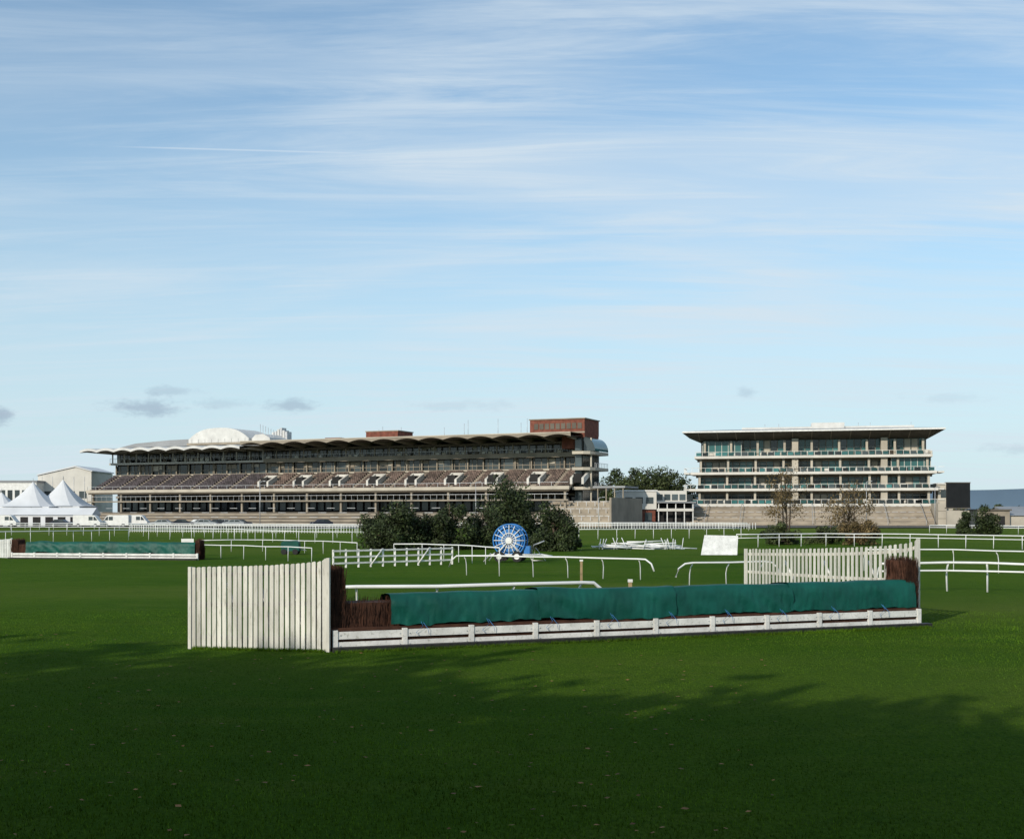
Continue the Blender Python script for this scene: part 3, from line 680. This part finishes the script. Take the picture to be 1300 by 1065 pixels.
def wing(name,p0,p1,z0,z1,sp,wdt,curve,low,mm=slat_w,th=.03,seed=1,back=1,dense=False):
    p0=Vector((*p0,0));p1=Vector((*p1,0)); Lw=(p1-p0).length; an=math.atan2((p1-p0).y,(p1-p0).x); b=B(name,tuple(p0),an); n=int(Lw/sp); r=random.Random(seed)
    def H(t_): return z0+(z1-z0)*(t_**curve)
    for i in range(n+1):
        t_=i/n; u=t_*Lw; r0=r.uniform(-.008,.008); ti=r.uniform(-.005,.005); o=.006*math.sin(i*1.7)
        h0,h1=H(max(0,t_-wdt/2/Lw))+r0,H(min(1,t_+wdt/2/Lw))+r0
        prof=[(u-wdt/2,low),(u+wdt/2,low),(u+wdt/2+ti,h1-.012),(u+wdt/4+ti,h1+.004),(u-wdt/4+ti,h0+.004),(u-wdt/2+ti,h0-.012)]
        b.prism('slat',mm,prof,-th/2+o,th/2+o,'v')
    for kind in(0,1,2):
        for i in range(n):
            ta,tb=i/n,(i+1)/n
            za,zb_=((.22,.22),(H(ta)*.52,H(tb)*.52),(H(ta)-.22,H(tb)-.22))[kind]
            y0_,y1_=sorted((.03*back,.07*back))
            b.raw('cross_rail',slat_back if dense else mm,[(ta*Lw,y0_,za),(tb*Lw,y0_,zb_),(tb*Lw,y1_,zb_),(ta*Lw,y1_,za),(ta*Lw,y0_,za+.09),(tb*Lw,y0_,zb_+.09),(tb*Lw,y1_,zb_+.09),(ta*Lw,y1_,za+.09)],[(0,1,5,4),(4,5,6,7),(3,7,6,2),(0,3,2,1)])
    b.box('end_post',mm,Lw+wdt/2+.005,Lw+wdt/2+.075,-.04,.04,0,H(1)+.01); b.box('inner_post',mm,-wdt/2-.075,-wdt/2-.005,-.04,.04,0,H(0)+.02)
    for i in range(1,4): b.tube('prop',board_w,[(Lw*i/4,.1*back,H(i/4)*.8),(Lw*i/4,.9*back,0)],.035,n=5)
    b.done()
wing('fence_wing',(gx(412,25.3),25.3),(gx(246,25.9),25.9),2.0,1.79,.118,.088,.42,.02,seed=2,back=-1,dense=True)
wing('fence_wing',(gx(1163,31.6),31.6),(gx(948,41),41),2.27,1.72,.235,.10,.5,.03,slat_w,seed=4,back=-1)

X0,Y0,X1,Y1=gx(14,76),76,gx(252,74),74; LL=math.hypot(X1-X0,Y1-Y0)
b=B('steeplechase_fence',(X0,Y0,0),math.atan2(Y1-Y0,X1-X0))
brush(b,0,LL,.12,.95,.03,1.0,2500,5); brush(b,-.1,.45,.1,1.0,0,1.3,500,6); brush(b,LL-.3,LL,.1,1.0,0,1.3,400,7)
cover(b,1.0,LL-.25,1.1,.42,.08,.98,8,240)
for i in range(9): u=.02+(LL-.14)*i/8; b.box('post',board_w,u,u+.11,-.075,0,0,.42)
b.box('guard_board',board_w,.02,LL,-.055,-.02,.24,.38); b.box('guard_board_low',board_w,.02,LL,-.055,-.02,.05,.19); b.box('take_off_board',black,0,LL,-.4,-.12,0,.1); b.done()
b=B('fence_number_sign',(gx(238,80),80,0)); b.box('panel',white,-.42,.42,0,.04,.85,1.2); b.box('leg',metal,-.35,-.3,.042,.08,0,1.1); b.box('leg',metal,.3,.35,.042,.08,0,1.1); b.box('border',stone_d,-.44,.44,.002,.038,.81,.849); b.done()
wing('fence_wing',(gx(14,76.5),76.5),(gx(-30,79),79),1.3,1.1,.2,.13,.6,.03,white,seed=9,back=-1)
b=B('covered_equipment_box',(gx(369,84),84,0)); b.prism('tarpaulin',teal,[(-.6,.25),(.65,.25),(.62,.85),(.4,.98),(-.5,.95),(-.62,.8)],-.4,.4,'v')
for x in(-.4,.4): b.cyl('wheel',tyre,(x,-.42,.2),(0,1,0),.2,.1); b.cyl('wheel',tyre,(x,.42,.2),(0,1,0),.2,.1)
b.tube('tow_bar',metal,[(.6,0,.35),(1.1,0,.3)],.03); b.done()

# ------------------------------------------------------------ hose reel irrigator
D=72; b=B('hose_reel_irrigator',(gx(648,D),D,0),math.radians(-12)); R=.98; zc=1.28
def ring(r,y,k=36): return [(r*math.cos(2*math.pi*i/k),y,zc+r*math.sin(2*math.pi*i/k)) for i in range(k)]
for y in(-.42,.42):
    b.tube('reel_rim',blue,ring(R,y),.045,True,6); b.tube('inner_ring',white,ring(R*.45,y),.03,True,6)
    for i in range(16):
        a_=2*math.pi*i/16; b.tube('spoke',white,[(.14*math.cos(a_),y,zc+.14*math.sin(a_)),(R*math.cos(a_),y,zc+R*math.sin(a_))],.028,n=5)
for i in range(7): b.tube('hose_coil',blue,ring(R*.84,-.34+i*.11),.055,True,6)
b.cyl('drum',blue,(0,0,zc),(0,1,0),R*.72,.76,28); b.cyl('hub',white,(0,0,zc),(0,1,0),.2,1.05,14)
for y in(-.5,.5):
    b.tube('a_frame',white,[(-.75,y,.42),(0,y,zc),(.75,y,.42)],.04); b.tube('chassis_beam',white,[(-1.1,y,.42),(1.9,y,.42)],.045)
for x in(-1.0,0.9,1.8): b.tube('cross_member',white,[(x,-.5,.42),(x,.5,.42)],.05)
for x in(-.55,.55):
    for y in(-.68,.68): b.cyl('wheel',tyre,(x,y,.32),(0,1,0),.32,.18); b.cyl('wheel_hub',white,(x,y*1.02,.32),(0,1,0),.17,.19)
b.tube('draw_bar',white,[(1.8,.4,.42),(2.6,0,.34)],.045); b.tube('draw_bar',white,[(1.8,-.4,.42),(2.6,0,.34)],.045)
b.tube('stabiliser_leg',metal,[(-1.1,.5,.5),(-1.5,.75,0)],.04); b.tube('stabiliser_leg',metal,[(-1.1,-.5,.5),(-1.5,-.75,0)],.04); b.tube('rain_gun',metal,[(1.3,0,.45),(1.45,0,1.0),(2.1,0,1.25)],.045)
b.box('turbine_gearbox',blue,.9,1.25,-.3,.2,.5,.95); b.tube('gun_cart_frame',white,[(1.5,-.7,.1),(1.7,-.7,.85),(2.3,-.7,.1),(1.5,-.7,.1)],.03); b.done()

b=B('spare_rail_pile',(gx(800,95),95,0))
for i in range(60):
    x=random.uniform(-3.2,2.4); y=random.uniform(-1.2,1.2); z=.06+random.random()*.6*(1-abs(x+.3)/5); a_=random.uniform(-.3,.3); l=random.uniform(1.6,3.2)
    b.tube('spare_rail',rail_w,[(x,y,z),(x+l*math.cos(a_),y+l*math.sin(a_)*.7,max(.05,z+random.uniform(-.25,.12)))],.05,n=6)
for i in range(14):
    x=random.uniform(-3,4.5); b.tube('spare_post',rail_w,[(x,-1.3,.05),(x+random.uniform(-.4,.4),-1.0,.8+random.random()*.2)],.03,n=5)
b.done()
b=B('stacked_white_board',(gx(914,82),82,0)); 
b.raw('panel',board_w,[(-1.4,-.5,.05),(1.1,-.5,.05),(1.35,.45,1.35),(-1.0,.45,1.4),(-1.4,-.44,.02),(1.1,-.44,.02),(1.35,.51,1.32),(-1.0,.51,1.37)],[(0,1,2,3),(7,6,5,4),(0,4,5,1),(1,5,6,2),(2,6,7,3),(3,7,4,0)])
for x in(-.9,.2,1.0): b.tube('prop',board_w,[(x,.5,1.2),(x,1.2,0)],.04,n=5)
b.done()
b=B('marker_post',(gx(738,50.5),50.5,0)); b.box('post',ylw,-.05,.05,-.05,.05,0,.9); b.box('cap',board_w,-.07,.07,-.07,.07,.902,.97); b.done()
b=B('marker_post',(gx(800,33.8),33.8,0)); b.box('post',ylw,-.05,.05,-.05,.05,0,1.0); b.box('cap',white,-.065,.065,-.065,.065,1.0,1.08); b.done()
for px,D,z in((760,210,5.5),(1100,235,9),(1187,240,8),(330,235,9),(604,240,9)):
    b=B('lamp_post',(gx(px,D),D,0)); b.tube('pole',metal,[(0,0,0),(0,0,z)],.09,n=6,taper=.05); b.tube('arm',metal,[(0,0,z),(.7,0,z+.15)],.05,n=5); b.box('lantern',metal,.6,1.1,-.12,.12,z+.1,z+.22); b.done()
mesh_obj('paved_apron',[(-170,226,.12),(150,216,.12),(150,290,.12),(-170,300,.12)],[(0,1,2,3)],mat('tarmac',(.09,.086,.078),.9,.25,.2))

scene.view_settings.view_transform='Standard'; scene.view_settings.look='None'; scene.view_settings.exposure=0
